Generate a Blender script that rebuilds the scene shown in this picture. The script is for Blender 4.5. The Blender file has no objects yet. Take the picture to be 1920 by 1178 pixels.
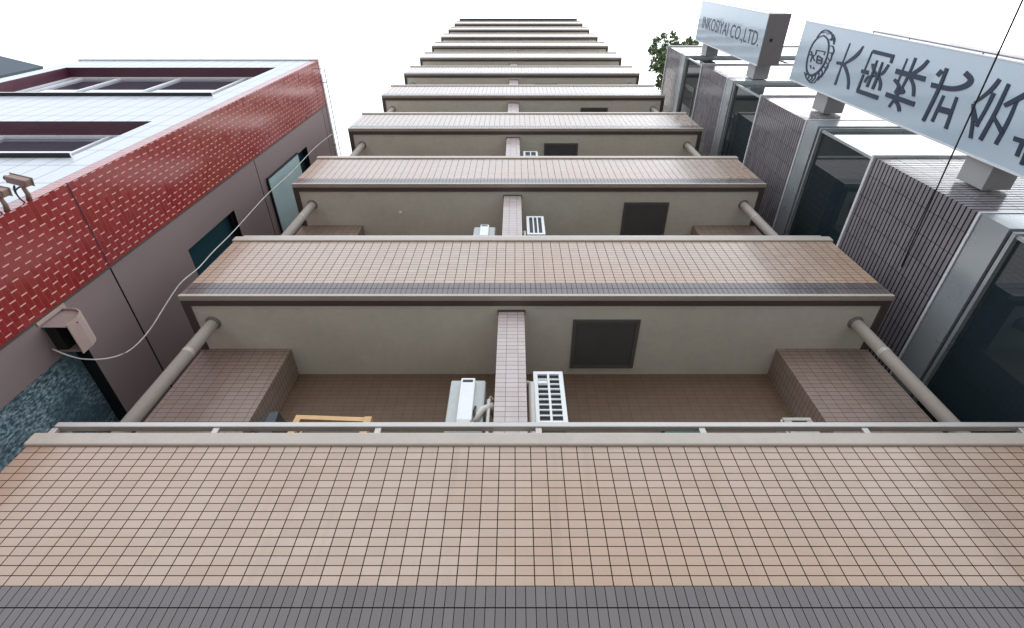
import bpy, bmesh, math, random
from mathutils import Vector
random.seed(7)
R = math.radians
SC = bpy.context.scene
COL = SC.collection

# ------------------------------------------------------------------ camera / light / exposure
F = 952.0                       # focal length in pixels of the 1920 px wide photograph
TH = R(55.42)                   # camera pitch above the horizon
ST, CT = math.sin(TH), math.cos(TH)
cam = bpy.data.cameras.new('camera')
cam.sensor_width = 36
cam.lens = F / 1920 * 36
cam.shift_x = -5 / 1920
cam.clip_start = 0.05
cam.clip_end = 3000
co = bpy.data.objects.new('camera', cam)
COL.objects.link(co)
co.location = (0, 0, 0)         # eye level; the ground lies 1.6 m below
co.rotation_euler = (R(90) + TH, 0, 0)
SC.camera = co
GZ = -1.6

SUN_EL, SUN_AZ = R(58), R(72)  # azimuth clockwise from +Y
w = bpy.data.worlds.new('World')
SC.world = w
w.use_nodes = True
wn = w.node_tree
bg = wn.nodes['Background']
sky = wn.nodes.new('ShaderNodeTexSky')
sky.sky_type = 'NISHITA'
sky.sun_disc = False
sky.sun_elevation = SUN_EL
sky.sun_rotation = SUN_AZ
sky.air_density = 1.0
sky.dust_density = 6.0
sky.ozone_density = 1.0
hs = wn.nodes.new('ShaderNodeHueSaturation')
hs.inputs['Saturation'].default_value = 0.22       # a veil of bright cloud over the whole sky
wn.links.new(sky.outputs[0], hs.inputs['Color'])
# even layer of cloud: mixes the clear-sky gradient with one white level
cm = wn.nodes.new('ShaderNodeMix'); cm.data_type = 'RGBA'
cm.inputs[0].default_value = 0.72
cm.inputs[7].default_value = (11.7, 12.7, 14.0, 1)
wn.links.new(hs.outputs[0], cm.inputs[6])
wn.links.new(cm.outputs[2], bg.inputs['Color'])
bg.inputs['Strength'].default_value = 0.115

sl = bpy.data.lights.new('sun', 'SUN')
sl.energy = 0.9
sl.angle = R(50)
sl.color = (1.0, 0.96, 0.9)
so = bpy.data.objects.new('sun', sl)
COL.objects.link(so)
sd = Vector((math.sin(SUN_AZ) * math.cos(SUN_EL), math.cos(SUN_AZ) * math.cos(SUN_EL), math.sin(SUN_EL)))
so.rotation_euler = sd.to_track_quat('Z', 'Y').to_euler()
so.location = (0, -5, 40)

SC.view_settings.view_transform = 'Standard'
SC.view_settings.look = 'None'
SC.view_settings.exposure = 0.66
SC.view_settings.gamma = 1
SC.render.engine = 'CYCLES'
SC.cycles.max_bounces = 8
SC.cycles.diffuse_bounces = 5
SC.cycles.glossy_bounces = 4

# ------------------------------------------------------------------ measuring helpers (photo pixel -> world)
def on_x(px, py, X):
    d = F * X / (px - 965)
    Y = (py + 67) * ST * d / F
    return Vector((X, Y, (d - Y * CT) / ST))
def on_y(px, py, Y):
    d = F * Y / (ST * (py + 67))
    return Vector(((px - 965) * d / F, Y, (d - Y * CT) / ST))

# ------------------------------------------------------------------ materials
class NT:
    def __init__(s, name):
        s.m = bpy.data.materials.new(name); s.m.use_nodes = True
        s.t = s.m.node_tree; s.b = s.t.nodes['Principled BSDF']
    def n(s, k, **kw):
        x = s.t.nodes.new(k)
        for a, v in kw.items(): setattr(x, a, v)
        return x
    def L(s, a, b): s.t.links.new(a, b)
    def math(s, op, a, b=None, c=None, clamp=False):
        x = s.n('ShaderNodeMath', operation=op, use_clamp=clamp)
        for i, v in enumerate((a, b, c)):
            if v is None: continue
            if isinstance(v, (int, float)): x.inputs[i].default_value = v
            else: s.L(v, x.inputs[i])
        return x.outputs[0]
    def mix(s, f, a, b):
        x = s.n('ShaderNodeMix', data_type='RGBA')
        for i, v in ((0, f), (6, a), (7, b)):
            if isinstance(v, (int, float)): x.inputs[i].default_value = v
            elif isinstance(v, tuple): x.inputs[i].default_value = (*v[:3], 1)
            else: s.L(v, x.inputs[i])
        return x.outputs[2]
    def noise(s, vec, scale, detail=4, rough=0.55):
        x = s.n('ShaderNodeTexNoise')
        x.inputs['Scale'].default_value = scale
        x.inputs['Detail'].default_value = detail
        x.inputs['Roughness'].default_value = rough
        s.L(vec, x.inputs['Vector']); return x.outputs['Fac']
    def coords(s):
        tc = s.n('ShaderNodeTexCoord'); return tc.outputs['Object']
    def scaled(s, vec, sx, sy, sz):
        mp = s.n('ShaderNodeMapping'); mp.inputs['Scale'].default_value = (sx, sy, sz)
        s.L(vec, mp.inputs['Vector']); return mp.outputs[0]

def plain(name, col, rough=0.5, metal=0.0, var=0.12, streak=0.0, spec=0.5, bump=0.0, scale=3.0, coat=0.0):
    """paint, metal, plaster: base colour with soft dirt and, if asked, rain streaks down the face"""
    t = NT(name); v = t.coords()
    f = t.noise(v, scale, 5)
    f2 = t.noise(v, scale * 9, 3)
    g = t.math('MULTIPLY_ADD', f2, 0.35, t.math('MULTIPLY', f, 0.65))
    dark = tuple(c * (1 - var * 2.2) for c in col); lite = tuple(min(c * (1 + var), 0.95) for c in col)
    c = t.mix(t.math('MULTIPLY_ADD', g, 2.2, -0.6, clamp=True), dark, lite)
    if streak:
        st = t.noise(t.scaled(v, 9, 9, 0.35), 1.0, 4, 0.6)
        c = t.mix(t.math('MULTIPLY', t.math('MULTIPLY_ADD', st, 4.0, -2.2, clamp=True), streak), c, tuple(x * 0.45 for x in col))
    t.L(c, t.b.inputs['Base Color'])
    t.b.inputs['Roughness'].default_value = rough
    t.L(t.math('MULTIPLY_ADD', f, 0.25, rough - 0.12, clamp=True), t.b.inputs['Roughness'])
    t.b.inputs['Metallic'].default_value = metal
    t.b.inputs['Specular IOR Level'].default_value = spec
    t.b.inputs['Coat Weight'].default_value = coat
    if bump:
        bm_ = t.n('ShaderNodeBump'); bm_.inputs['Strength'].default_value = bump; bm_.inputs['Distance'].default_value = 0.01
        t.L(f2, bm_.inputs['Height']); t.L(bm_.outputs[0], t.b.inputs['Normal'])
    return t.m

def tiles(name, pu, pv, ju, jv, ca, cb, jc, rough=0.3, off=0.0, u0=0.0, v0=0.0, jcu=None, dirt=0.2, bump=0.5,
          spec=0.5, streak=0.25, patch=None, jrand=0.0, coat=0.0):
    """grid or running-bond tiling: pitch pu x pv, joints ju / jv wide; u runs along the wall, v is height"""
    t = NT(name); v = t.coords()
    sp = t.n('ShaderNodeSeparateXYZ'); t.L(v, sp.inputs[0])
    uu = t.math('ADD', sp.outputs[0], sp.outputs[1])
    u = t.math('DIVIDE', t.math('SUBTRACT', uu, u0), pu)
    vv = t.math('DIVIDE', t.math('SUBTRACT', sp.outputs[2], v0), pv)
    row = t.math('FLOOR', vv)
    if off:
        u = t.math('ADD', u, t.math('MULTIPLY', t.math('FLOORED_MODULO', row, 2.0), off))
    colf = t.math('FLOOR', u)
    fu = t.math('FRACT', u); fv = t.math('FRACT', vv)
    mu = t.math('LESS_THAN', fu, ju / pu); mv = t.math('LESS_THAN', fv, jv / pv)
    cb_ = t.n('ShaderNodeCombineXYZ'); t.L(colf, cb_.inputs[0]); t.L(row, cb_.inputs[1])
    wn_ = t.n('ShaderNodeTexWhiteNoise', noise_dimensions='3D'); t.L(cb_.outputs[0], wn_.inputs['Vector'])
    c = t.mix(wn_.outputs['Value'], ca, cb)
    big = t.noise(v, 0.55, 5, 0.6)
    c = t.mix(t.math('MULTIPLY', t.math('MULTIPLY_ADD', big, 3.0, -1.1, clamp=True), dirt), c, tuple(x * 0.62 for x in ca))
    if patch:                                   # batches of differently fired tiles in wide soft patches
        tv = t.n('ShaderNodeVectorMath', operation='ADD'); tv.inputs[1].default_value = (3.7, 0, 1.3)
        t.L(v, tv.inputs[0])
        pb = t.noise(tv.outputs[0], 0.42, 3, .5)
        c = t.mix(t.math('MULTIPLY', t.math('MULTIPLY_ADD', pb, 4.5, -1.9, clamp=True), .75), c, patch)
    fine = t.noise(t.scaled(v, 30, 30, 140), 1.0, 3, 0.6)      # scratched, lightly ribbed tile face
    c = t.mix(t.math('MULTIPLY', fine, 0.16), c, tuple(min(1, x * 1.35) for x in cb))
    if streak:
        st = t.noise(t.scaled(v, 7, 7, 0.5), 1.0, 4, 0.6)
        c = t.mix(t.math('MULTIPLY', t.math('MULTIPLY_ADD', st, 4.0, -2.3, clamp=True), streak), c, tuple(x * 0.5 for x in ca))
    jn = jc
    if jrand:
        mu = t.math('MULTIPLY', mu, t.math('GREATER_THAN', wn_.outputs['Value'], jrand))
    c = t.mix(mv, c, jc)
    c = t.mix(mu, c, jcu if jcu else jc)
    t.L(c, t.b.inputs['Base Color'])
    j = t.math('MAXIMUM', mu, mv)
    r = t.math('MULTIPLY_ADD', wn_.outputs['Value'], 0.12, rough - 0.06)
    t.L(t.math('MAXIMUM', r, t.math('MULTIPLY', j, 0.85)), t.b.inputs['Roughness'])
    if coat: t.L(t.math('MULTIPLY', t.math('SUBTRACT', 1.0, j), coat), t.b.inputs['Coat Weight'])
    t.b.inputs['Coat Roughness'].default_value = .12
    t.L(t.math('MULTIPLY_ADD', j, -spec * .8, spec), t.b.inputs['Specular IOR Level'])
    b_ = t.n('ShaderNodeBump'); b_.inputs['Strength'].default_value = bump; b_.inputs['Distance'].default_value = 0.004
    h = t.math('ADD', t.math('MULTIPLY', j, -1.0), t.math('MULTIPLY', wn_.outputs['Value'], 0.25))
    h = t.math('ADD', h, t.math('MULTIPLY', fine, 0.10))
    t.L(h, b_.inputs['Height']); t.L(b_.outputs[0], t.b.inputs['Normal'])
    return t.m

def glass(name, col, rough=0.03, ior=1.55, wob=0.15):
    t = NT(name); v = t.coords()
    f = t.noise(v, 0.8, 3)
    t.L(t.mix(f, tuple(c * 0.6 for c in col), tuple(c * 1.4 for c in col)), t.b.inputs['Base Color'])
    t.b.inputs['Roughness'].default_value = rough
    t.b.inputs['IOR'].default_value = ior
    b_ = t.n('ShaderNodeBump'); b_.inputs['Strength'].default_value = wob; b_.inputs['Distance'].default_value = 0.01
    t.L(t.noise(v, 1.1, 1), b_.inputs['Height']); t.L(b_.outputs[0], t.b.inputs['Normal'])
    return t.m

M = {}
M['tile'] = tiles('parapet_tile', .1, .0533, .0056, .0047, (.385, .265, .185), (.475, .345, .26), (.022, .016, .013), rough=.32, u0=.0, v0=.249, dirt=.22, streak=.3, coat=.8, patch=(.37, .215, .125))
M['band'] = tiles('band_tile', .05, .107, .0038, .0060, (.082, .062, .057), (.115, .092, .087), (.008, .006, .006), rough=.26, v0=.035, dirt=.2, streak=.15, coat=.5)
M['coping'] = plain('coping_metal', (.46, .395, .335), .38, .0, .06, .12, coat=.2)
M['rail'] = plain('rail_aluminium', (.52, .49, .46), .33, .35, .05)
M['lip'] = plain('brown_lip_paint', (.10, .076, .067), .5, 0, .08)
M['soffit'] = plain('soffit_paint', (.73, .70, .60), .55, 0, .07, .10, bump=.2, scale=1.4)
M['backtile'] = tiles('balcony_shaded_back_tile', .1, .0533, .0022, .0030, (.165, .105, .068), (.185, .12, .08), (.085, .054, .038), rough=.45, dirt=.25, v0=.02, bump=.25)  # darker than the corner block tile: shadow on the back wall mixed into colour
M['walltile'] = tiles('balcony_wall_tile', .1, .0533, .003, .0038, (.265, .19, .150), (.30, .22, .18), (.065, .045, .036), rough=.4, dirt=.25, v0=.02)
M['parttile'] = tiles('partition_tile', .1, .0533, .0028, .0035, (.46, .38, .355), (.53, .45, .43), (.10, .08, .075), rough=.32, dirt=.15, u0=-.11, v0=.03, coat=.2)
M['pipe'] = plain('drain_pipe_paint', (.44, .385, .335), .42, 0, .06, .1)
M['collar'] = plain('pipe_collar_paint', (.20, .18, .165), .5)
M['hatch'] = plain('hatch_grey_steel', (.105, .105, .108), .42, .1, .08)
M['hatchf'] = plain('hatch_frame_steel', (.14, .135, .13), .4, .1)
M['roofgrey'] = plain('roof_slab_paint', (.10, .10, .10), .6)
M['acwhite'] = plain('ac_white_enamel', (.80, .81, .80), .38, 0, .04, .12)
M['acgrey'] = plain('ac_grey_enamel', (.50, .52, .50), .45, 0, .06, .18)
M['dark'] = plain('dark_recess', (.016, .017, .02), .5)
M['duct'] = plain('duct_plastic', (.62, .58, .53), .45, 0, .05)
M['wood'] = plain('pale_wood', (.68, .42, .20), .5, 0, .1, .0, scale=8)
M['lantern'] = plain('charcoal_plastic', (.045, .052, .058), .4)
M['beige'] = plain('beige_metal', (.50, .45, .38), .5)
M['green'] = plain('green_plastic', (.02, .10, .065), .45)
# left building
M['red'] = tiles('red_tile', .135, .060, .010, .0040, (.25, .016, .020), (.34, .030, .034), (.30, .08, .09), rough=.24, off=.5, jcu=(.78, .46, .40), dirt=.3, spec=.55, jrand=.06, coat=.35, streak=.1, patch=(.27, .045, .025))
M['panel'] = tiles('mauve_panel', 30, 3.43, .0, .022, (.27, .205, .200), (.27, .205, .200), (.012, .01, .012), rough=.42, v0=4.48, dirt=.3, bump=.3, streak=.15)
M['whitetile'] = tiles('white_tile', .235, .50, .008, .009, (.55, .575, .62), (.62, .64, .68), (.22, .25, .31), rough=.35, dirt=.10, streak=.15, coat=.0, spec=.3)
M['jamb'] = plain('maroon_jamb', (.105, .030, .050), .35, 0, .1)
M['wframe'] = plain('white_frame', (.84, .85, .88), .3, 0, .03)
M['capl'] = plain('roof_cap_white', (.82, .82, .84), .4, 0, .03)
M['glassL'] = glass('window_glass', (.07, .07, .09), ior=2.3)
M['skyrefl'] = plain('white_sky_reflection', (.85, .86, .88), .5, 0, .03)  # opaque white in place of bright sky mirrored in the lower panes
M['tealglass'] = glass('teal_glass', (.015, .055, .07), .06, 1.5)
M['paleglass'] = glass('pale_glass', (.42, .56, .56), .12, 1.5)
M['camera_pink'] = plain('camera_paint', (.30, .19, .16), .5, 0, .1)
M['blackrub'] = plain('black_rubber', (.02, .02, .022), .5)
M['hood'] = plain('hood_paint', (.50, .37, .33), .42, 0, .07, .15)
M['hoodcap'] = plain('hood_cap_paint', (.36, .28, .26), .48, 0, .08)
# patterned teal glass
t = NT('frosted_glass'); v = t.coords()
a = t.noise(t.scaled(v, 1, 1, .55), 42, 8, .75); b2 = t.noise(v, 2.1, 4, .5); c3 = t.noise(v, 75, 4, .7)
f = t.math('MULTIPLY_ADD', a, 5.5, -2.45, clamp=True)
f = t.math('MULTIPLY', f, t.math('MULTIPLY_ADD', b2, 3.6, -1.1, clamp=True))
f = t.math('MULTIPLY', f, t.math('MULTIPLY_ADD', c3, 1.6, .1, clamp=True))
t.L(t.mix(f, (.06, .12, .15), (.66, .86, .95)), t.b.inputs['Base Color'])
t.b.inputs['Roughness'].default_value = .38
bb = t.n('ShaderNodeBump'); bb.inputs['Strength'].default_value = .5; bb.inputs['Distance'].default_value = .01
t.L(a, bb.inputs['Height']); t.L(bb.outputs[0], t.b.inputs['Normal'])
M['frost'] = t.m
# right building
M['rtile'] = tiles('grey_rib_tile', .235, .0605, .0045, .017, (.205, .185, .20), (.26, .238, .255), (.012, .011, .014), rough=.28, dirt=.15, u0=.03, bump=.6, coat=.5, streak=.05)
M['rpanel'] = plain('grey_blue_panel', (.44, .48, .50), .30, .45, .006, .0, coat=.2)
M['rwhite'] = plain('white_trim', (.80, .81, .83), .3, .1, .03)
M['rblack'] = plain('black_gasket', (.012, .012, .014), .45)
M['rglass'] = glass('dark_blue_glass', (.018, .030, .036), .02, 1.75, .10)
M['sign'] = plain('sign_pale_blue', (.47, .57, .65), .16, .0, .025, .0, spec=.6, coat=.6)
M['signside'] = plain('sign_edge_grey', (.24, .22, .23), .42, .1, .06, .1)
M['navy'] = plain('navy_lettering', (.018, .035, .070), .42, 0, .1, spec=.4)
M['bracket'] = plain('bracket_grey', (.40, .39, .385), .42, 0, .05, .1)
M['farwall'] = plain('slate_wall', (.085, .11, .13), .6, 0, .06, spec=.2)
M['trunk'] = plain('bark', (.09, .07, .05), .8, 0, .2, bump=.6, scale=12)
M['concrete'] = plain('concrete', (.34, .33, .31), .8, 0, .12, .1)
M['cablew'] = plain('cable_white', (.72, .68, .64), .5)
M['steel'] = plain('thin_steel', (.16, .16, .17), .4, .4)

t = NT('leaf'); oi = t.n('ShaderNodeNewGeometry')
t.L(t.mix(oi.outputs['Random Per Island'], (.045, .09, .03), (.22, .28, .11)), t.b.inputs['Base Color'])
t.b.inputs['Roughness'].default_value = .5
t.b.inputs['Transmission Weight'].default_value = 0.0
M['leaf'] = t.m
M['ground'] = plain('paving', (.40, .385, .36), .75, 0, .12, scale=.8, bump=.3)
M['road'] = plain('asphalt', (.09, .09, .09), .85, 0, .15, scale=2, bump=.5)
M['paint'] = plain('road_paint', (.72, .72, .70), .7, 0, .1)
M['kerb'] = plain('kerb_stone', (.34, .335, .32), .8, 0, .1)

# ------------------------------------------------------------------ mesh helpers
class MB:
    def __init__(s): s.bm = bmesh.new()
    def box(s, x0, x1, y0, y1, z0, z1):
        vs = [s.bm.verts.new((x, y, z)) for x in (x0, x1) for y in (y0, y1) for z in (z0, z1)]
        for q in ((0, 1, 3, 2), (4, 6, 7, 5), (0, 4, 5, 1), (2, 3, 7, 6), (0, 2, 6, 4), (1, 5, 7, 3)):
            s.bm.faces.new([vs[i] for i in q])
        return s
    def hull(s, pts):                       # 8 points: bottom ring then top ring
        vs = [s.bm.verts.new(p) for p in pts]; n = len(pts) // 2
        s.bm.faces.new(vs[:n][::-1]); s.bm.faces.new(vs[n:])
        for i in range(n):
            j = (i + 1) % n
            s.bm.faces.new((vs[i], vs[j], vs[n + j], vs[n + i]))
        return s
    def quad(s, *p):
        s.bm.faces.new([s.bm.verts.new(q) for q in p]); return s
    def tube(s, pts, r, n=10, cap=True):
        pts = [Vector(p) for p in pts]; rings = []
        rr = r if isinstance(r, (list, tuple)) else [r] * len(pts)
        up0 = Vector((0, 0, 1))
        for i, p in enumerate(pts):
            d = (pts[min(i + 1, len(pts) - 1)] - pts[max(i - 1, 0)]).normalized()
            up = up0 if abs(d.dot(up0)) < .95 else Vector((1, 0, 0))
            a = d.cross(up).normalized(); b = a.cross(d).normalized()
            rings.append([s.bm.verts.new(p + (a * math.cos(2 * math.pi * k / n) + b * math.sin(2 * math.pi * k / n)) * rr[i]) for k in range(n)])
        for i in range(len(rings) - 1):
            for k in range(n):
                s.bm.faces.new((rings[i][k], rings[i][(k + 1) % n], rings[i + 1][(k + 1) % n], rings[i + 1][k]))
        if cap:
            s.bm.faces.new(rings[0][::-1]); s.bm.faces.new(rings[-1])
        return s
    def build(s, name, mat, parent=None, loc=(0, 0, 0), bevel=0, smooth=False, label=None):
        bmesh.ops.recalc_face_normals(s.bm, faces=s.bm.faces)
        me = bpy.data.meshes.new(name); s.bm.to_mesh(me); s.bm.free()
        mats = mat if isinstance(mat, list) else [mat]
        for m_ in mats: me.materials.append(M[m_] if isinstance(m_, str) else m_)
        if smooth:
            for p in me.polygons: p.use_smooth = True
        o = bpy.data.objects.new(name, me); COL.objects.link(o); o.location = loc
        if parent: o.parent = parent
        if bevel:
            b = o.modifiers.new('bevel', 'BEVEL'); b.width = bevel; b.segments = 2; b.limit_method = 'ANGLE'
        if label: o['label'] = label
        return o
def thing(name, label, cat, loc=(0, 0, 0), group=None):
    o = bpy.data.objects.new(name, None); COL.objects.link(o)
    o.location = loc; o.empty_display_size = .2
    o['label'] = label; o['category'] = cat
    if group: o['group'] = group
    return o
def tag(o, label, cat, group=None):
    o['label'] = label; o['category'] = cat
    if group: o['group'] = group
    return o
def struct(o): o['kind'] = 'structure'; return o
def facade(axis, plane, u0, u1, z0, z1, holes, inward, depth):
    """wall sheet with real openings: returns (sheet MB, reveals MB). axis 'y': plane y=plane, u = x ; axis 'x': u = y"""
    P = (lambda u, z, d=0: (u, plane + inward * d, z)) if axis == 'y' else (lambda u, z, d=0: (plane + inward * d, u, z))
    us = sorted({u0, u1, *[h[0] for h in holes], *[h[1] for h in holes]})
    zs = sorted({z0, z1, *[h[2] for h in holes], *[h[3] for h in holes]})
    a, b = MB(), MB()
    for i in range(len(us) - 1):
        for j in range(len(zs) - 1):
            cu, cz = (us[i] + us[i + 1]) / 2, (zs[j] + zs[j + 1]) / 2
            if any(h[0] < cu < h[1] and h[2] < cz < h[3] for h in holes): continue
            a.quad(P(us[i], zs[j]), P(us[i + 1], zs[j]), P(us[i + 1], zs[j + 1]), P(us[i], zs[j + 1]))
    for (ua, ub, za, zb) in holes:
        for (p, q) in (((ua, za), (ub, za)), ((ub, za), (ub, zb)), ((ub, zb), (ua, zb)), ((ua, zb), (ua, za))):
            b.quad(P(*p), P(*q), P(*q, depth), P(*p, depth))
    return a, b

# ------------------------------------------------------------------ setting: ground, road, pavement
struct(MB().box(-400, 400, -400, 400, GZ - .3, GZ - .134).build('ground', 'ground'))
struct(MB().box(-200, 200, -9.5, -2.2, GZ - .1338, GZ - .12).build('road', 'road'))
struct(MB().box(-200, 200, -2.0, 30, GZ - .1338, GZ).build('pavement', 'ground'))
struct(MB().box(-200, 200, -2.2, -2.003, GZ - .1338, GZ + .003).build('kerb', 'kerb', bevel=.02))
mk = MB()
mk.box(-200, 200, -2.75, -2.6, GZ - .1198, GZ - .116)
mk.box(-200, 200, -9.2, -9.05, GZ - .1198, GZ - .116)
struct(mk.build('road_marking', 'paint'))

# ------------------------------------------------------------------ the tall apartment building
D = 2.597; H = 2.972; Z0 = 1.085; NF = 11
XL, XR = -3.19, 3.60
apt = thing('apartment_building', 'tall apartment tower with tiled balcony fronts stacked straight overhead in the middle', 'building', (0, D, GZ))
def local(o): o.location = Vector(o.location) - Vector((0, D, GZ)); return o     # under apt
TOPZ = Z0 + NF * H
# core with brown tiled wall, corner blocks
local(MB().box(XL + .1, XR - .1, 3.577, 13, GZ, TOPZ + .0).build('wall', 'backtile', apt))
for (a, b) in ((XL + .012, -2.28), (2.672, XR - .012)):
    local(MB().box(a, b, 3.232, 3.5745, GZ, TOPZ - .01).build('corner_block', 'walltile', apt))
# ground floor front below the first balcony
g = MB(); g.box(XL + .1, XR - .1, 3.0, 3.2295, GZ, Z0 - .02)
local(g.build('ground_floor_wall', 'walltile', apt))
local(MB().box(-.9, .9, 2.97, 2.996, GZ, GZ + 2.1).build('entrance_door', 'rglass', apt))

def balcony():
    """one storey's balcony, origin at the lower front edge of its parapet; children are its sub-parts"""
    T = .12
    m = MB()
    def ring(z0, z1, o=0.0):
        m.box(XL - o, XR + o, 0 - o, T, z0, z1)
        m.box(XL - o, XL + T, T + .0005, .978, z0, z1)
        m.box(XR - T, XR + o, T + .0005, .978, z0, z1)
    ring(.249, 1.155)
    root = m.build('balcony', 'tile', apt)
    m = MB(); ring(.036, .2485, 0.003)
    m.build('tile_band', 'band', root)
    m = MB(); m.box(XL - .004, XR + .004, -.010, .045, -.004, .0355)
    m.build('bottom_trim', 'coping', root, bevel=.004)
    m = MB()                                                # brown drip edge seen from below
    m.box(XL - .0, XR + .0, .0455, .105, -.006, .034)
    m.box(XL - .0, XL + .075, .1055, .978, -.006, .034)
    m.box(XR - .075, XR + .0, .1055, .978, -.006, .034)
    m.build('drip_edge', 'lip', root, bevel=.003)
    m = MB(); m.box(XL + .076, XR - .076, .106, .979, .008, .20)
    m.build('soffit', 'soffit', root)
    m = MB(); m.box(XL - .022, XR + .022, -.02, T + .02, 1.1555, 1.262)
    m.box(XL - .022, XL + T + .02, T + .0205, .978, 1.1555, 1.262)
    m.box(XR - T - .02, XR + .022, T + .0205, .978, 1.1555, 1.262)
    # butt joints of the metal coping
    m.build('coping', 'coping', root, bevel=.012)
    for x in (-2.62, -1.72, -.52, .62, 1.52, 2.28, 3.05):
        MB().box(x, x + .035, .0, .05, 1.2625, 1.272).build('coping_clip', 'coping', root)
    m = MB(); m.box(XL - .01, XR + .02, .045, .097, 1.372, 1.416)
    m.box(XL - .01, XL + .04, .0975, .978, 1.372, 1.416); m.box(XR - .03, XR + .02, .0975, .978, 1.372, 1.416)
    for x in (-3.19, -2.07, -.947, .166, 1.30, 2.43, 3.52):
        MB().box(x - .022, x + .022, .055, .087, 1.2625, 1.3715).build('rail_post', 'rail', root, bevel=.004)
    m.build('handrail', 'rail', root, bevel=.006)
    # wall between the two flats, standing between this slab and the next
    m = MB(); m.box(-.155, .093, .163, .976, .201, H + .007)
    m.build('partition', 'parttile', root)
    m = MB(); m.box(-.165, .103, .155, .20, H - .02, H + .0065)
    m.build('partition_cap', 'lip', root)
    return root, 0
def dup(o, parent, loc):
    c = o.copy(); COL.objects.link(c); c.parent = parent; c.location = loc
    for ch in o.children:
        d = ch.copy(); COL.objects.link(d); d.parent = c
    return c
b0, _ = balcony()
b0.location = (0, 0, Z0 - GZ)
bals = [b0]
for k in range(1, NF):
    bals.append(dup(b0, apt, (0, 0, Z0 + k * H - GZ)))
# escape hatches in the soffits, staggered left / right from floor to floor
def hatch(x0, x1, y0=.27, y1=.885):
    m = MB(); f = .035
    m.box(x0, x1, y0, y0 + f, -.008, .0075); m.box(x0, x1, y1 - f, y1, -.008, .0075)
    m.box(x0, x0 + f, y0 + f, y1 - f, -.008, .0075); m.box(x1 - f, x1, y0 + f, y1 - f, -.008, .0075)
    return m
hm = None
for k in range(1, NF):
    x0 = .574 if k % 2 == 1 else 1.60
    if k in (1, 2):
        fr = hatch(x0, x0 + .66).build('hatch', 'hatchf', bals[k])
        # lid, slightly recessed between the frame bars: built as a sheet of its own inside the frame mesh slots
        m = MB(); m.box(x0 + .0355, x0 + .6245, .3055, .8495, .001, .0072)
        ld = m.build('hatch_lid', 'hatch', bals[k], bevel=.002)
        if k == 1: keep = {1: (fr, ld)}
        else: keep[0] = (fr, ld)
    else:
        for o in keep[k % 2]:
            c = o.copy(); COL.objects.link(c); c.parent = bals[k]
MB().tube([(-1.69, .433, .0075), (-1.69, .433, -.02)], [.028, .018], 14).build('ceiling_fitting', 'acwhite', bals[2])
# roof slab
local(MB().box(XL, XR, D, D + .98, TOPZ, TOPZ + .14).build('roof_slab', 'roofgrey', apt))
local(MB().box(XL + .1, XR - .1, D + .9805, 13, TOPZ + .001, TOPZ + .3).build('roof', 'concrete', apt))
# drain pipes through every balcony
for x in (-2.963, 3.351):
    p = local(MB().tube([(x, 2.905, GZ), (x, 2.905, TOPZ - .001)], .056, 20).build('drain_pipe', 'pipe', apt, smooth=True))
    for k in range(1, NF):
        z = Z0 + k * H + .007
        m = MB().tube([(x, 2.905, z - .03), (x, 2.905, z)], [.062, .074], 20)
        m.build('pipe_collar', 'collar', p, smooth=False)
        if k < 6: MB().tube([(x, 2.905, z - .50), (x, 2.905, z - .455)], .0585, 20).build('pipe_joint', 'pipe', p)

# ------------------------------------------------------------------ things on the balconies
def ac_side_unit(label, x0, x1, y0, y1, z0, z1, rows, cols, logo=True):
    """outdoor unit seen on its grille side (faces -Y)"""
    a = thing('air_conditioner', label, 'air conditioner', ((x0 + x1) / 2, (y0 + y1) / 2, z0), 'outdoor air conditioner units on the balconies')
    cx, cy = (x0 + x1) / 2, (y0 + y1) / 2
    w_, h_ = (x1 - x0) / 2, z1 - z0; d_ = (y1 - y0) / 2
    MB().box(-w_, w_, -d_ + .02, d_, 0, h_).build('body', 'acgrey', a, bevel=.012)
    MB().box(-w_ + .028, w_ - .028, -d_ + .0185, -d_ + .0199, .03, h_ - .03).build('fin_coil', 'dark', a)
    m = MB(); e = .035
    m.box(-w_, w_, -d_, -d_ + .018, 0, .045); m.box(-w_, w_, -d_, -d_ + .018, h_ - e, h_)
    m.box(-w_, -w_ + e, -d_, -d_ + .018, .0455, h_ - e - .0005); m.box(w_ - e, w_, -d_, -d_ + .018, .0455, h_ - e - .0005)
    iw = 2 * w_ - 2 * e; ih = h_ - .045 - e
    for c in range(1, cols):
        x = -w_ + e + iw * c / cols
        m.box(x - .009, x + .009, -d_ + .001, -d_ + .017, .0455, h_ - e - .0005)
    if rows > 1:
        for r in range(1, rows):
            z = .045 + ih * r / rows
            m.box(-w_ + e + .0005, w_ - e - .0005, -d_ + .003, -d_ + .0165, z - .006, z + .006)
    m.build('grille', 'acwhite', a)
    if logo:
        m = MB(); m.box(-w_ + .034, -.012, -d_ - .003, -d_ + .0005, h_ - .150, h_ - .118)
        m.build('name_plate', 'acwhite', a)
    MB().box(-.07, .07, d_ + .0005, 3.576 - cy, .06, .09).build('wall_bracket', 'steel', a)
    return a
u1 = ac_side_unit('white air conditioner with an eighteen-slot grille just above the lowest rail', .157, .405, 2.85, 3.45, 2.665, 3.275, 9, 2)
u2 = ac_side_unit('white air conditioner with three upright dark slots, second storey of balconies up', .16, .395, 2.85, 3.45, 5.93, 6.50, 1, 3, False)
u3 = ac_side_unit('small white air conditioner with two square openings on the third storey of balconies up', .16, .42, 2.85, 3.45, 8.90, 9.44, 2, 2, False)
u4 = ac_side_unit('tiny white air conditioner beside the partition four storeys of balconies up', .16, .42, 2.85, 3.45, 11.90, 12.42, 3, 2, False)
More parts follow.
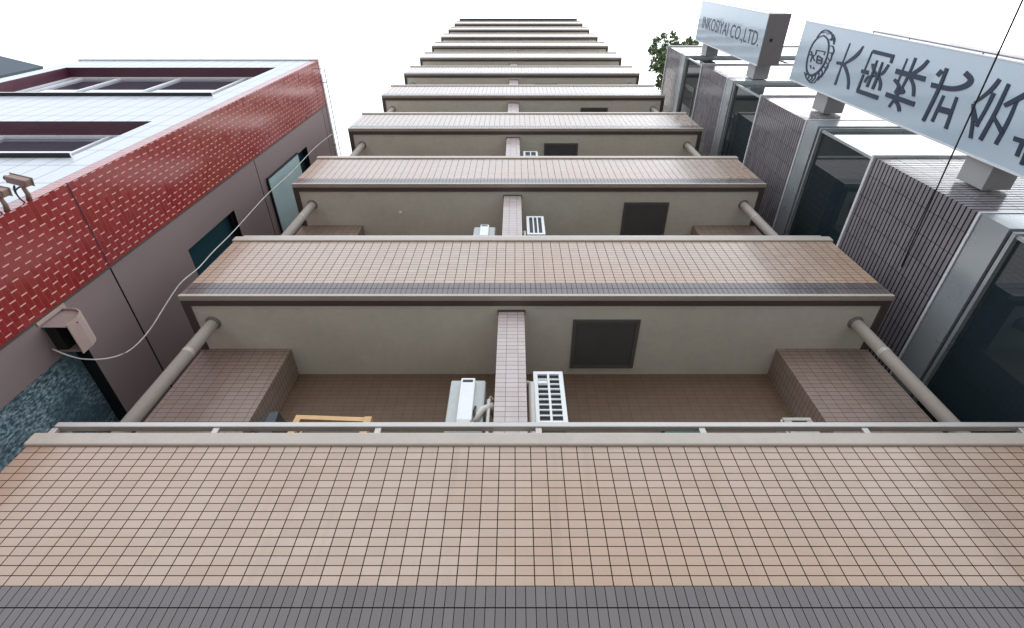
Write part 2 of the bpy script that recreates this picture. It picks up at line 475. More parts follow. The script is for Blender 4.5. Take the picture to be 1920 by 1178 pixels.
def ac_end_unit(label, px0, px1, ytop, Zb, Yf, group='outdoor air conditioner units on the balconies', full=True):
    z = on_y(px0, ytop, Yf); z1 = on_y(px1, ytop, Yf)
    a = thing('air_conditioner', label, 'air conditioner', ((z.x + z1.x) / 2, Yf + .3, Zb), group)
    w_ = (z1.x - z.x) / 2; h_ = z.z - Zb
    MB().box(-w_, w_, -.30, .30, 0, h_).build('body', 'acgrey', a, bevel=.014)
    q = MB(); cx = .0
    q.box(-w_ * .38, w_ * .42, -.345, -.3005, .085, h_ - .022)
    q.build('valve_cover', 'acwhite', a, bevel=.008)
    MB().box(-w_ * .27, w_ * .30, -.3475, -.3452, h_ - .075, h_ - .048).build('handle_slot', 'dark', a)
    if full:
        MB().box(-w_ * .36, w_ * .36, -.352, -.3005, .045, .0845).build('valve_block', 'duct', a, bevel=.004)
        m = MB().tube([(w_ * .62, -.315, .10), (w_ * .9, -.33, .20), (w_ * 1.35, -.30, .27), (w_ * 1.7, -.18, .25)], [.02, .028, .036, .026], 10)
        m.build('pipe_sleeve', 'duct', a, smooth=True)
        m = MB().tube([(w_ * .55, -.31, .26), (w_ * .5, -.325, .19), (w_ * .6, -.31, .12)], .009, 8)
        m.build('cable_end', 'blackrub', a)
    MB().box(-.08, .08, .3005, 3.576 - Yf - .3, .06, .09).build('wall_bracket', 'steel', a)
    return a
ac_end_unit('grey air conditioner with a long white cover panel just above the lowest rail', 846, 911, 713, 2.60, 2.86)
ac_end_unit('white air conditioner with one dark slot, second balcony up, left of the partition', 889, 929, 426, 5.75, 2.86, full=False)
# ducts beside the partition
def duct(label, pts, r, parentz=0):
    o = MB().tube(pts, r, 12).build('refrigerant_duct', 'duct', smooth=True)
    tag(o, label, 'duct', 'refrigerant ducts beside the partition'); return o
duct('thick cream duct with bent top beside the partition, above the lowest rail',
     [(.100, 2.90, 3.13), (.118, 2.87, 3.15), (.137, 2.85, 3.12), (.137, 2.85, 2.9), (.137, 2.85, 1.35)], .026)
duct('thin cream pipe left side of the tiled partition near the sloping sleeve',
     [(-.175, 2.86, 2.94), (-.192, 2.85, 2.96), (-.205, 2.84, 2.92), (-.205, 2.84, 1.35)], .014)
duct('short white pipe right of the partition on the second storey of balconies', 
     [(.100, 2.90, 6.02), (.118, 2.87, 6.04), (.128, 2.85, 6.0), (.128, 2.85, 4.30)], .018)
# charcoal lantern-like box
zb = 2.56
a = thing('wall_lamp', 'charcoal angular lamp box on the brown wall at the left of the lowest balcony', 'lamp', (-2.13, 3.36, 2.95))
m = MB(); m.hull([(-.02, -.13, -.03), (.11, -.13, -.13), (.17, .12, -.13), (.04, .12, -.03), (-.02, -.13, .22), (.06, -.13, .24), (.10, .12, .24), (.0, .12, .22)])
m.build('housing', 'lantern', a, bevel=.006)
MB().box(-.06, -.025, -.12, .11, .0, .20).build('side_plate', 'blackrub', a, bevel=.004)
MB().box(-.145, -.0605, -.02, .02, .05, .12).build('mounting_arm', 'blackrub', a)
# pale wooden frame leaning behind the rail
tl = on_y(556, 780, 3.0); tr = on_y(697, 785, 3.0); 
a = thing('wooden_frame', 'pale orange wooden frame standing behind the lowest rail at left', 'frame', ((tl.x + tr.x) / 2, 3.0, 1.29))
cx = a.location.x; zt1 = tl.z - 1.29; zt2 = tr.z - 1.29; fx0 = tl.x - cx; fx1 = tr.x - cx
m = MB()
m.hull([(fx0, -.012, zt1 - .045), (fx1, -.012, zt2 - .045), (fx1, .03, zt2 - .045), (fx0, .03, zt1 - .045), (fx0, -.012, zt1), (fx1, -.012, zt2), (fx1, .03, zt2), (fx0, .03, zt1)])
m.build('top_bar', 'wood', a, bevel=.003)
MB().box(fx0, fx0 + .05, -.015, .033, 0, zt1 - .046).build('post', 'wood', a, bevel=.003)
MB().box(fx1 - .055, fx1 + .004, -.02, .035, 0, zt2 + .004).build('post', 'wood', a, bevel=.003)
MB().box(fx0 + .05, fx1 - .055, -.01, .03, .1, .15).build('lower_bar', 'wood', a, bevel=.003)
MB().box(fx0 + .05, fx1 - .055, .0305, .036, .15, zt1 - .05).build('back_panel', 'lip', a)
MB().box(fx0 + .095, fx0 + .105, -.012, .0, .151, zt1 - .11).build('peg', 'wood', a)
# small beige box with a dark opening, right
p = on_y(1493, 783, 3.05)
a = thing('vent_box', 'small beige vent box with a dark opening on the right of the lowest balcony', 'vent box', (p.x, 3.05, p.z - .19))
m = MB(); ww = .115
m.box(-ww, ww, 0, .06, .155, .19); m.box(-ww, -ww + .06, 0, .06, 0, .1545); m.box(ww - .045, ww, 0, .06, 0, .1545); m.box(-ww + .0605, ww - .0455, 0, .06, 0, .04)
m.box(-ww, ww, .0605, .34, 0, .19)
m.build('casing', 'beige', a, bevel=.004)
MB().box(-ww + .0605, ww - .0455, .05, .0595, .0405, .1545).build('opening', 'dark', a)
MB().tube([(-ww - .012, .01, .17), (-ww - .03, .02, .10), (-ww - .005, .02, .0)], .008, 8).build('wire', 'duct', a)
# green storage box seen through the gap under the rail
p0 = on_y(1245, 806, 2.82); p1 = on_y(1312, 806, 2.82)
a = thing('storage_box', 'dark green box glimpsed in the gap under the lowest rail right of centre', 'box', ((p0.x + p1.x) / 2, 2.95, 1.29))
ww = (p1.x - p0.x) / 2
MB().box(-ww, ww, -.13, .15, 0, p0.z - 1.29).build('tub', 'green', a, bevel=.01)
MB().box(-ww - .01, ww + .01, -.14, .16, p0.z - 1.2895, p0.z - 1.26).build('lid', 'green', a, bevel=.006)

# ------------------------------------------------------------------ left building
LX, LY, LT = -4.09, 1.65, 11.6
lb = thing('red_tiled_building', 'white-fronted building at left with a red brick-tiled strip and mauve side panels', 'building', (LX - 2.4, LY, GZ))
def inl(o, org=lb):
    o.location = Vector(o.location) - Vector(org.location); return o
holes = [(-8.68, -4.62, 8.26, 10.8), (-8.68, -4.62, 5.28, 6.72), (-8.68, -4.62, 2.0, 3.45)]
sh, rv = facade('y', LY, -9.0, LX, GZ, LT, holes, 1, .33)
inl(sh.build('front_wall', 'whitetile', lb)); inl(rv.build('window_reveal', 'jamb', lb))
inl(MB().box(-8.99, LX - .35, LY + .36, 9.5, GZ, LT - .02).build('core', 'concrete', lb))
for (x0, x1, z0, z1) in holes:
    Yw = LY + .26
    fr = MB()
    fr.box(x0, x1, Yw - .09, Yw, z1 - .05, z1 - .001)
    fr.box(x0, x1, Yw - .09, Yw, z0 + .001, z0 + .06)
    fo = inl(fr.build('window', 'wframe', lb, bevel=.004))
    mull = (-8.44, -7.68, -6.51, -5.25) if z1 > 9 else (-7.9, -6.6, -5.22)
    for x in mull + (x0 + .022, x1 - .022):
        MB().box(x - .021, x + .021, Yw - .085, Yw - .002, z0 + .0605, z1 - .0505).build('mullion', 'wframe', fo, bevel=.004)
    MB().box(x0 + .01, x1 - .01, Yw - .055, Yw + .03, z0 + .061, z1 - .051).build('pane', 'glassL', fo)
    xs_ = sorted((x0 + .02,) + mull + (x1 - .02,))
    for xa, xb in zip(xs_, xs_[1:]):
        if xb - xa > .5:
            MB().box(xa + .05 + .12 * (xb - xa), xb - .024, Yw - .075, Yw - .0555, z0 + .0605, z0 + (z1 - z0) * .55).build('sky_reflection_panel', 'skyrefl', fo)  # added white panel, paints the sky reflection onto the lower glass
    # dark drip sill under each window band and white sill board
    m = MB(); m.box(x0 - .02, x1 + .02, LY - .05, LY + .14, z0 - .03, z0 + .0005)
    m.build('sill', 'wframe', fo, bevel=.004)
    m = MB(); m.box(x0 - .02, x1 + .03, LY - .048, LY - .002, z0 - .042, z0 - .0305)
    m.build('drip_gasket', 'rblack', fo)
    fo2 = [c for c in COL.objects if c.parent == fo]
# side face: red tile strip, then panels
inl(MB().box(LX - .001, LX + .0145, LY - .0085, 2.499, 4.475, 4.493).build('expansion_joint', 'jamb', lb))
inl(MB().box(LX - .12, LX + .012, LY - .0065, 2.50, GZ, LT + .02).build('red_tile_strip', 'red', lb))
sholes = [(2.95, 4.35, 5.69, 6.95), (2.95, 3.98, 8.80, 10.08), (2.92, 7.5, 1.0, 3.82)]
sh, rv = facade('x', LX, 2.5005, 9.5, GZ, LT, sholes, -1, .16)
inl(sh.build('side_wall', 'panel', lb)); rv.bm.free()
for h_ in sholes:
    a_, b_r = facade('x', LX, h_[0], h_[1], h_[2], h_[3], [h_], -1, .16); a_.bm.free()
    inl(b_r.build('side_reveal', 'rblack', lb))
# panel seams: vertical ones run up the wall
m = MB()
inl(MB().box(LX + .0005, LX + .004, 2.505, 2.53, GZ, LT).build('edge_seam', 'lip', lb))
w1 = inl(MB().box(LX - .12, LX - .10, 2.955, 4.345, 5.695, 6.945).build('side_window', 'tealglass', lb))
m = MB(); m.box(LX - .0995, LX - .05, 2.951, 2.99, 5.6955, 6.9445); m.box(LX - .0995, LX - .05, 2.9905, 4.345, 6.905, 6.9445); m.box(LX - .0995, LX - .05, 2.9905, 4.345, 5.6955, 5.73)
m.build('frame', 'rblack', w1)
w2 = inl(MB().box(LX - .12, LX - .10, 2.955, 3.975, 8.805, 10.075).build('side_window', 'tealglass', lb))
MB().box(LX + .004, LX + .03, 2.93, 3.98, 8.15, 9.52).build('sash', 'paleglass', w2, label='pale open sash swung flat against the mauve wall')
m = MB(); m.box(LX + .003, LX + .034, 2.90, 2.9295, 8.13, 9.53); m.box(LX + .003, LX + .034, 2.93, 3.98, 8.12, 8.1495)
m.build('frame', 'rblack', w2)
w3 = inl(MB().box(LX - .15, LX - .13, 2.925, 7.495, 1.005, 3.815).build('side_window', 'frost', lb, label='large teal patterned glass pane'))
m = MB(); m.box(LX - .1295, LX - .10, 2.921, 2.95, 1.005, 3.815)
m.build('frame', 'rblack', w3)
# roof cap
m = MB(); m.box(-9.03, LX + .02, LY - .03, LY + .25, LT + .0205, LT + .10)
m.box(LX - .2, LX + .03, LY + .2505, 9.5, LT + .0205, LT + .10)
inl(m.build('roof_cap', 'capl', lb, bevel=.006))
inl(MB().box(-8.99, LX - .2005, LY + .2505, 9.5, LT - .019, LT + .06).build('roof', 'concrete', lb))
# thin wire railing on outriggers outside the roof edge
m = MB(); XO = -3.95; zr = LT - .05
for yy in (1.79, 2.05, 3.35, 4.4): m.tube([(LX - .0, yy, zr), (XO, yy, zr)], .007, 6)
m.tube([(XO, 1.79, zr), (XO, 6.5, zr)], .009, 6)
m.tube([(XO, 3.0, zr), (XO - .06, 3.06, zr + .03), (XO - .1, 3.0, zr)], .006, 6)
inl(m.build('lightning_rod_rail', 'steel', lb))
# vent hood on the side wall
vh = thing('vent_hood', 'mauve curved vent hood on the left building above the teal glass', 'vent hood', (LX, 2.56, 3.54))
prof = []
W_, Hh = .235, .27
prof = [(0, Hh), (.10, Hh), (.15, Hh - .012), (.19, Hh - .04), (.222, Hh - .09), (W_, Hh - .15), (W_, 0)]
m = MB(); bmv = m.bm; n = len(prof); t_ = .008
def inner(i):
    x, z = prof[i]; return (max(0, x - t_), z - (t_ if i < n - 1 else 0))
for s0, s1 in ((0, .31),):
    A = [bmv.verts.new((x, s0, z)) for x, z in prof]; B = [bmv.verts.new((x, s1, z)) for x, z in prof]
    Ai = [bmv.verts.new((inner(i)[0], s0, inner(i)[1])) for i in range(n)]; Bi = [bmv.verts.new((inner(i)[0], s1, inner(i)[1])) for i in range(n)]
    for i in range(n - 1):
        bmv.faces.new((A[i], A[i + 1], B[i + 1], B[i])); bmv.faces.new((Ai[i], Bi[i], Bi[i + 1], Ai[i + 1]))
        bmv.faces.new((A[i], Ai[i], Ai[i + 1], A[i + 1])); bmv.faces.new((B[i], B[i + 1], Bi[i + 1], Bi[i]))
    bmv.faces.new((A[-1], Ai[-1], Bi[-1], B[-1]))
hc = m.build('cowl', 'hood', vh)
for p_ in hc.data.polygons: p_.use_smooth = False
for yy, nm in ((.022, 'end_plate'), (.285, 'end_plate')):
    m = MB(); pr = [(0.001, 0.004), (0.001, Hh - .010)] + [(x - t_ - .001, z - t_ - .001) for x, z in prof[1:-1]] + [(W_ - t_ - .001, .004)]
    a0 = [m.bm.verts.new((x, yy, z)) for x, z in pr]; a1 = [m.bm.verts.new((x, yy + .006, z)) for x, z in pr]
    m.bm.faces.new(a0); m.bm.faces.new(a1[::-1])
    for i in range(len(pr)):
        j = (i + 1) % len(pr); m.bm.faces.new((a0[i], a0[j], a1[j], a1[i]))
    m.build(nm, 'hoodcap', vh)
m = MB(); m.box(.0005, .010, -.035, .0, -.02, Hh + .03); m.box(.0005, .010, -.0, .34, Hh + .001, Hh + .03)
m.build('flange', 'hood', vh, bevel=.002)
m = MB().box(.001, .10, .035, .28, .02, .18).build('opening', 'dark', vh)
m = MB().tube([(W_ + .001, .04, .10), (W_ + .003, .04, .10)], .007, 10); m.build('screw_hole', 'dark', vh)
# white sagging cable
cpx = [(115, 655), (128, 667), (160, 674), (205, 672), (245, 656), (280, 620), (315, 565), (340, 530), (372, 503), (400, 472), (440, 432), (500, 366), (545, 325), (590, 278), (622, 252)]
pts = [on_x(x, y, LX + .10 + .22 * math.sin(math.pi * i / 14)) for i, (x, y) in enumerate(cpx)]
pts[0].x = LX + .02
def smooth_path(P, n=5):
    out = []
    for i in range(len(P) - 1):
        p0, p1, p2, p3 = P[max(i - 1, 0)], P[i], P[i + 1], P[min(i + 2, len(P) - 1)]
        for k in range(n):
            t_ = k / n
            out.append(.5 * ((2 * p1) + (-p0 + p2) * t_ + (2 * p0 - 5 * p1 + 4 * p2 - p3) * t_ ** 2 + (-p0 + 3 * p1 - 3 * p2 + p3) * t_ ** 3))
    out.append(P[-1]); return out
tag(MB().tube(smooth_path(pts), .0065, 8).build('cable', 'cablew', smooth=True), 'thin white cable sagging along the mauve side wall of the left building', 'cable')
# security cameras on the corner of the left building
def cctv(label, z, ang):
    c = thing('security_camera', label, 'security camera', (LX, LY, z), 'security cameras on the corner of the red tiled building')
    e = Vector((.02, -.26, .03))
    MB().tube([(-.015, -.003, 0), (.0, -.06, .0), (.0, -.135, -.01)], [.022, .018, .015], 12).build('arm', 'camera_pink', c, smooth=True)
    m = MB().box(-.125, .045, -.06, .0, -.02, .045)
    hb = m.build('housing', 'camera_pink', c, bevel=.008); hb.location = (-.0, -.13, .0); hb.rotation_euler = (0, R(ang), R(12))
    m = MB().tube([(-.1255, -.03, .012), (-.15, -.03, .012)], [.024, .02], 16); m.build('lens', 'blackrub', hb)
    m = MB().box(-.14, .055, -.068, .008, .0455, .051); m.build('sun_shield', 'beige', hb, bevel=.003)
    P = [Vector(p) * .62 for p in ((-.05, -.20, .03), (-.11, -.16, -.02), (-.16, -.10, .0), (-.2, -.15, .05), (-.15, -.2, .03), (-.12, -.12, -.03), (-.08, -.05, -.06), (-.02, -.008, -.08))]
    MB().tube(smooth_path(P, 4), .006, 6).build('wire', 'blackrub', c, smooth=True)
    return c
pz = on_x(60, 378, LX).z
cctv('boxy brown security camera on a short arm from the red tiled corner', pz, 6)
cctv('brown security camera with looping black wires, nearest the left edge', on_x(22, 396, LX).z - .02, 2)

# ------------------------------------------------------------------ slate building beyond the left one
sb = thing('slate_building', 'slate grey building corner beyond the left building at the edge of the sky', 'building', (-12, 2.14, GZ))
sb.rotation_euler = (0, 0, R(14))
def loc(o): return o
MB().box(-10, 0, 0, 9, 0, 14.1 - GZ).build('wall', 'farwall', sb)
MB().box(-10, .0, .0, 9, 14.1 - GZ + .0005, 14.1 - GZ + .12).build('roof_cap', 'farwall', sb, bevel=.01)
m = MB()
for x in (-1.2, -3.0, -4.8): m.box(x, x + .02, -.004, -.0005, 0, 14.1 - GZ)
m.build('panel_seam', 'rblack', sb)

# ------------------------------------------------------------------ right building
RX, RY = 4.12, 1.82
S = 3.23
rb = thing('grey_office_building', 'grey ribbed-tile office building at right with blue-grey window bands', 'building', (RX, RY, GZ))
def inr(o): return inl(o, rb)
RE = 12.0; RB = 14.0
inr(MB().box(RX + .1, RE - .1, RY + .1, RB - .1, GZ, 15.1).build('core', 'concrete', rb))
for k in range(-1, 4):
    zt, zb_ = 5.79 + S * k, 4.21 + S * k
    top = 15.23 if k == 3 else zt
    if k == 3: zt = 15.23
    zb_ = max(zb_, GZ)
    if zt > zb_:
        inr(MB().box(RX, RE, RY, RB, zb_, zt).build('spandrel', 'rtile', rb))
    # white sill on top of spandrel
        sill = MB()
        sill.box(RX - .02, RE, RY - .025, RY + .06, zt + .0005, zt + .04); sill.box(RX - .02, RX + .06, RY + .0605, RB, zt + .0005, zt + .04)
        inr(sill.build('sill' if k < 3 else 'roof_cap', 'rwhite', rb, bevel=.003))
    # header panel below the spandrel
    hz1, hz0 = 4.21 + S * k - .045, 3.87 + S * k
    if hz0 > GZ:
        m = MB(); m.box(RX - .012, RE, RY - .012, RB, hz0, hz1)
        hp = inr(m.build('header_panel', 'rpanel', rb))
        m = MB(); m.box(RX - .018, RE, RY - .018, RB, hz1 + .0175, hz1 + .044); m.build('metal_strip', 'rwhite', hp)
        m = MB(); m.box(RX + .01, RE, RY + .01, RB, hz1 + .0005, hz1 + .017); m.build('gasket', 'rblack', hp)
    wz1, wz0 = 3.87 + S * k, 2.60 + S * k
    if wz1 > GZ + .5:
        wz0 = max(wz0, GZ)
        m = MB(); m.box(RX + .045, RE, RY + .045, RB - .05, wz0, wz1 - .061)
        wd = inr(m.build('window', 'rglass', rb))
        m = MB(); m.box(RX + .004, RX + .06, RY + .004, RB - .05, wz1 - .06, wz1 - .024); m.box(RX + .0605, RE, RY + .004, RY + .06, wz1 - .06, wz1 - .024)
        m.box(RX + .02, RX + .05, RY + .02, RY + .05, wz0 + .041, wz1 - .0605)
        m.build('frame', 'rpanel', wd)
        m = MB(); m.box(RX + .02, RX + .08, RY + .02, RB - .05, wz1 - .0235, wz1 - .0005); m.box(RX + .0805, RE, RY + .02, RY + .08, wz1 - .0235, wz1 - .0005)
        m.box(RX + .030, RX + .0445, 4.0, 4.03, wz0 + .041, wz1 - .0605); m.box(RX + .030, RX + .0445, 6.4, 6.43, wz0 + .041, wz1 - .0605)
        m.box(6.2, 6.23, RY + .03, RY + .0445, wz0 + .041, wz1 - .0605); m.box(8.6, 8.63, RY + .03, RY + .0445, wz0 + .041, wz1 - .0605)
        m.build('gasket', 'rblack', wd)

# ------------------------------------------------------------------ blade signs on its street front
SX = 4.45
def sign(label, z0, z1, y0=.715, y1=1.53, nbr=()):
    s = thing('blade_sign', label, 'sign', (SX, (y0 + y1) / 2, z0), 'blade signs projecting from the grey office building')
    L_ = s.location
    MB().box(.0125, .40, y0 - L_.y, y1 - L_.y, 0, z1 - z0).build('casing', 'signside', s, bevel=.004)
    MB().box(0, .012, y0 - L_.y + .004, y1 - L_.y - .004, .004, z1 - z0 - .004).build('face', 'sign', s)
    m = MB()
    m.box(-.006, .02, y1 - L_.y - .0035, y1 - L_.y + .016, 0, z1 - z0); m.box(-.006, .02, y0 - L_.y - .008, y0 - L_.y + .0035, 0, z1 - z0)
    m.build('edge_trim', 'rwhite', s)
    for zb in nbr:
        m = MB(); m.box(.06, .34, y1 - L_.y + .0165, RY - L_.y - .02, zb - z0, zb - z0 + .34)
        m.build('bracket', 'bracket', s, bevel=.004)
    return s, L_
s2, l2 = sign('upper pale blade sign reading CO., LTD. high on the grey office building', 10.28, 14.15, nbr=(13.35, 10.45))
s1, l1 = sign('long pale blue blade sign with a round emblem and large dark characters', -.2, 8.94, nbr=(7.78, 4.72, 1.5))
MB().box(.12, .17, 1.40 - l2.y - .3, 1.45 - l2.y - .3, -.006, -.0005).build('drain_plug', 'dark', s2)
# thin conduit along the outer edge of the long sign
m = MB(); yy = .715 - l1.y - .024
m.tube([(.02, yy, 0.2), (.02, yy, 7.4)], .006, 6)
for z in (1.6, 3.0, 4.3, 5.6, 6.7, 7.4): m.tube([(.02, yy, z), (.02, yy + .04, z)], .006, 6)
m.build('conduit', 'steel', s1)

# lettering: strokes measured off the sign face, cut as thin flat plates
def Zc(x, y): return (1480 + x / 4.364, 30 + y / 4.364)
PN = [0]
def plate(mb, pts, widths):
    PN[0] = (PN[0] + 1) % 12
    P = [Vector(p) for p in pts]
    n = len(P); Lf, Rt = [], []
    for i in range(n):
        d = (P[min(i + 1, n - 1)] - P[max(i - 1, 0)]).normalized(); q = Vector((-d.y, d.x)) * widths[i] / 2
        Lf.append(P[i] + q); Rt.append(P[i] - q)
    def W(p, o): 
        px, py = Zc(p.x, p.y); v_ = on_x(px, py, SX); return (v_.x - l1.x - o, v_.y - l1.y, v_.z - l1.z)
    for i in range(n - 1):
        ring = [Lf[i], Lf[i + 1], Rt[i + 1], Rt[i]]
        mb.hull([W(p, .0005) for p in ring] + [W(p, .006 + PN[0] * .0004) for p in ring])
def densify(pts, ws, n=5):
    V = smooth_path([Vector((a, b, 0)) for a, b in pts], n)
    out = []
    for i in range(len(pts) - 1):
        for k in range(n): out.append(ws[i] + (ws[i + 1] - ws[i]) * k / n)
    out.append(ws[-1]); return [(p.x, p.y) for p in V], out
G = {
 'c1': [([(499, 225), (432, 400), (375, 565)], [8, 10, 18]), ([(387, 385), (445, 400), (476, 470), (486, 540), (480, 602)], [26, 26, 24, 22, 18]), ([(445, 398), (520, 350), (570, 305), (608, 248)], [12, 26, 26, 8])],
 'c2': [([(684, 292), (860, 335)], [32, 32], 1), ([(850, 330), (832, 388)], [24, 20], 1), ([(682, 290), (612, 460)], [9, 9], 1), ([(610, 480), (558, 615)], [16, 18], 1), ([(555, 612), (728, 672)], [34, 36], 1), ([(592, 452), (650, 466)], [30, 36], 1),
        ([(722, 365), (690, 455), (637, 582)], [12, 16, 20]), ([(766, 380), (735, 470), (683, 600)], [12, 18, 22]), ([(815, 400), (765, 470), (700, 492), (645, 503), (617, 545)], [20, 24, 22, 20, 20]), ([(684, 392), (692, 445), (735, 505), (748, 560), (736, 612)], [22, 22, 24, 26, 22])],
 'c3': [([(968, 350), (892, 540)], [10, 14], 1), ([(1037, 345), (976, 490), (905, 620), (816, 746)], [20, 20, 18, 20]), ([(873, 452), (1115, 520)], [44, 44], 1), ([(1140, 365), (1085, 425), (990, 488)], [24, 30, 26]), ([(985, 495), (1018, 570), (1018, 660)], [24, 26, 24]),
        ([(862, 520), (898, 575), (868, 630)], [26, 28, 22]), ([(866, 634), (935, 628), (930, 596)], [18, 22, 18]), ([(793, 642), (1026, 725)], [38, 42], 1), ([(862, 688), (893, 730), (903, 782)], [26, 28, 26])],
 'c4': [([(1293, 430), (1225, 600), (1098, 860)], [26, 26, 26]), ([(1212, 492), (1252, 448)], [34, 34], 1), ([(1162, 565), (1330, 598), (1440, 575), (1488, 525), (1440, 466)], [42, 42, 46, 48, 46]), ([(1266, 653), (1170, 866)], [22, 26], 1), ([(1374, 665), (1281, 925)], [24, 30], 1), ([(1225, 762), (1330, 790)], [50, 52], 1)],
 'c5': [([(1724, 520), (1650, 610), (1515, 715)], [30, 34, 14]), ([(1676, 632), (1622, 745), (1532, 905)], [34, 26, 26]), ([(1506, 720), (1522, 820), (1548, 906)], [22, 30, 14]), ([(1505, 720), (1505, 860), (1485, 1002)], [18, 26, 30]), ([(1800, 558), (1690, 790), (1566, 1016)], [26, 30, 34]), ([(1668, 815), (1745, 955)], [24, 38], 1), ([(1990, 610), (1920, 655), (1765, 735)], [44, 42, 34]), ([(1868, 690), (1785, 880), (1690, 1052)], [26, 34, 36])],
 'c6': [([(1838, 1003), (1990, 1052)], [40, 42], 1), ([(1912, 1035), (1862, 1150)], [36, 36], 1), ([(2010, 900), (1965, 1060), (1900, 1220)], [30, 34, 34]), ([(2030, 1150), (1950, 1240), (2080, 1280)], [34, 36, 36])],
}
for kx, strokes in G.items():
    m = MB()
    for st_ in strokes:
        if len(st_) == 3: plate(m, st_[0], st_[1])
        else: plate(m, *densify(st_[0], st_[1]))
    m.build('character', 'navy', s1)
m = MB()
ring = [(285, 163), (316, 195), (324, 250), (314, 320), (288, 390), (248, 448), (200, 485), (163, 482), (143, 440), (146, 370), (165, 295), (198, 222), (242, 176), (285, 163)]
plate(m, *densify(ring, [10, 12, 10, 10, 12, 16, 20, 18, 12, 10, 8, 8, 8, 10], 4))
for f_ in ([(225, 182), (262, 135), (305, 116), (350, 140)], [(270, 140), (325, 132), (352, 165), (345, 205)], [(305, 150), (350, 148), (374, 190), (362, 235)], [(330, 200), (358, 185), (368, 235)], [(328, 245), (358, 252), (366, 290), (348, 330)], [(326, 300), (350, 310), (340, 370)],
           [(318, 345), (330, 375), (300, 425)], [(300, 380), (318, 410), (285, 470)], [(280, 410), (296, 440), (262, 505)], [(262, 435), (270, 470), (236, 530)], [(240, 455), (243, 495), (206, 548)], [(215, 475), (212, 510), (178, 545)], [(190, 488), (182, 520), (155, 532)], [(165, 490), (155, 512), (140, 508)], [(145, 470), (138, 488), (126, 466)], [(126, 460), (140, 505), (172, 545), (210, 548)]):
    plate(m, *densify(f_, [5] + [8] * (len(f_) - 2) + [5], 3))
for f_, w_ in (([(180, 290), (192, 330)], 9), ([(163, 318), (206, 326)], 9), ([(190, 328), (173, 378)], 9), ([(192, 328), (207, 368)], 9), ([(225, 282), (297, 296)], 9), ([(296, 296), (284, 322)], 8), ([(225, 282), (214, 322)], 8),
               ([(234, 325), (268, 350)], 12), ([(232, 330), (224, 386)], 9), ([(224, 384), (264, 392)], 10), ([(270, 345), (264, 392)], 10), ([(228, 360), (268, 368)], 16), ([(175, 405), (178, 432)], 4), ([(168, 406), (184, 408)], 4), ([(200, 418), (192, 438)], 4), ([(200, 418), (208, 440)], 4)):
    plate(m, f_, [w_] * 2)
m.build('emblem', 'navy', s1)

# lettering on the upper sign: rotated text turned into a thin mesh
cu = bpy.data.curves.new('lettering', 'FONT'); cu.body = 'INKOSIYAI CO.,LTD.'
cu.size = 1; cu.extrude = .0; cu.resolution_u = 3
tmp = bpy.data.objects.new('tmp', cu); COL.objects.link(tmp)
bpy.context.view_layer.update()
me0 = bpy.data.meshes.new_from_object(tmp.evaluated_get(bpy.context.evaluated_depsgraph_get()))
bpy.data.objects.remove(tmp); bpy.data.curves.remove(cu)
xs = [v_.co.x for v_ in me0.vertices]; ys = [v_.co.y for v_ in me0.vertices if True]
x0_, x1_ = min(xs), max(xs); yt = max(ys)
bmt = bmesh.new(); bmt.from_mesh(me0)
for v_ in bmt.verts:
    u_ = (v_.co.x - x0_) / (x1_ - x0_)
    v_.co = Vector((-.0035, 1.245 - v_.co.y / yt * .235 - l2.y, 13.80 - u_ * 3.36 - l2.z))
ext = bmesh.ops.extrude_face_region(bmt, geom=list(bmt.faces))
for e_ in ext['geom']:
    if isinstance(e_, bmesh.types.BMVert): e_.co.x += .003
mm = MB(); mm.bm.free(); mm.bm = bmt
mm.build('lettering', 'navy', s2)

# ------------------------------------------------------------------ overhead black cable
A = on_x(1690, 500, RX - .015); B = on_x(1924, -14, 3.6)
dirv = (B - A); C_ = B + dirv * 1.6
path = [A + (C_ - A) * (i / 24) for i in range(25)]
tag(MB().tube(path, .0065, 8).build('cable', 'blackrub', smooth=True), 'straight black overhead wire crossing in front of the long blue sign', 'cable')

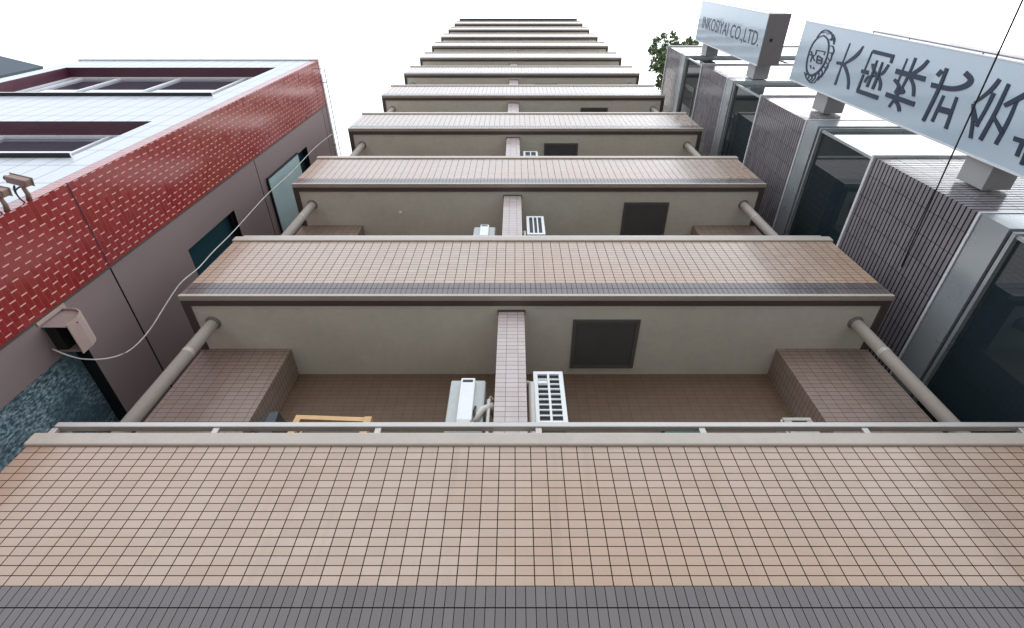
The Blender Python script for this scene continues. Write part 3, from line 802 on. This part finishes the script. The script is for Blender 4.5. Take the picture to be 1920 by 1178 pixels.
# ------------------------------------------------------------------ roof-garden tree on the right building
tr = thing('rooftop_tree', 'leafy green tree leaning over the roof edge at the far end of the right building', 'tree', (5.1, 3.1, 15.27))
random.seed(11)
MB().tube([(0, 0, 0), (-.1, -.1, .7), (-.25, -.2, 1.5), (-.3, -.35, 2.4)], [.09, .07, .055, .03], 10).build('trunk', 'trunk', tr, smooth=True)
lm = MB(); br = MB()
base = tr.location
def leafclump(c, r, n, sz=.06):
    for _ in range(n):
        while True:
            d = Vector((random.uniform(-1, 1), random.uniform(-1, 1), random.uniform(-1, 1)))
            if d.length < 1: break
        p = c + d * r
        a1 = Vector((random.gauss(0, 1), random.gauss(0, 1), random.gauss(0, .6))).normalized(); b1 = a1.cross(Vector((random.gauss(0, 1), random.gauss(0, 1), random.gauss(0, 1)))).normalized()
        L2 = sz * random.uniform(.7, 1.4); w2 = L2 * .5
        lm.quad(p - a1 * L2, p + b1 * w2, p + a1 * L2, p - b1 * w2)
# clumps placed so the crown leans out past the roof edge
def at(px, py, Y): return on_y(px, py, Y) - Vector(base)
spots = [(1225, 95, 2.35, .17), (1232, 78, 2.2, .16), (1245, 70, 2.05, .14), (1262, 66, 1.95, .12), (1268, 78, 2.0, .15), (1252, 88, 2.2, .2), (1240, 102, 2.4, .2), (1228, 115, 2.6, .15), (1246, 112, 2.5, .22), (1222, 128, 2.75, .1), (1236, 128, 2.7, .2),
         (1250, 130, 2.7, .28), (1245, 148, 2.95, .26), (1255, 158, 3.0, .28), (1238, 158, 3.05, .16), (1262, 115, 2.5, .28), (1292, 80, 2.15, .16), (1302, 84, 2.2, .14), (1283, 86, 2.2, .14), (1256, 172, 3.2, .25), (1268, 96, 2.3, .25)]
for (px, py, Y, r) in spots:
    c = at(px, py, Y); leafclump(c, r, int(120 * (r / .2) ** 2), .06)
    br.tube([Vector((-.28, -.25, 1.6)), (Vector((-.28, -.25, 1.6)) + c) / 2 + Vector((0, 0, .1)), c], [.03, .018, .006], 6)
for _ in range(14):
    c = Vector((random.uniform(-.5, .9), random.uniform(-.5, .9), random.uniform(1.3, 2.6))); leafclump(c, .34, 200, .06)
lm.build('crown', 'leaf', tr); br.build('branch', 'trunk', tr)
pt = thing('planter', 'concrete planter on the roof of the right building holding the tree', 'planter', (5.1, 3.1, 15.235))
MB().box(-.35, .35, -.35, .35, 0.04, .45).build('tub', 'concrete', pt, bevel=.02)
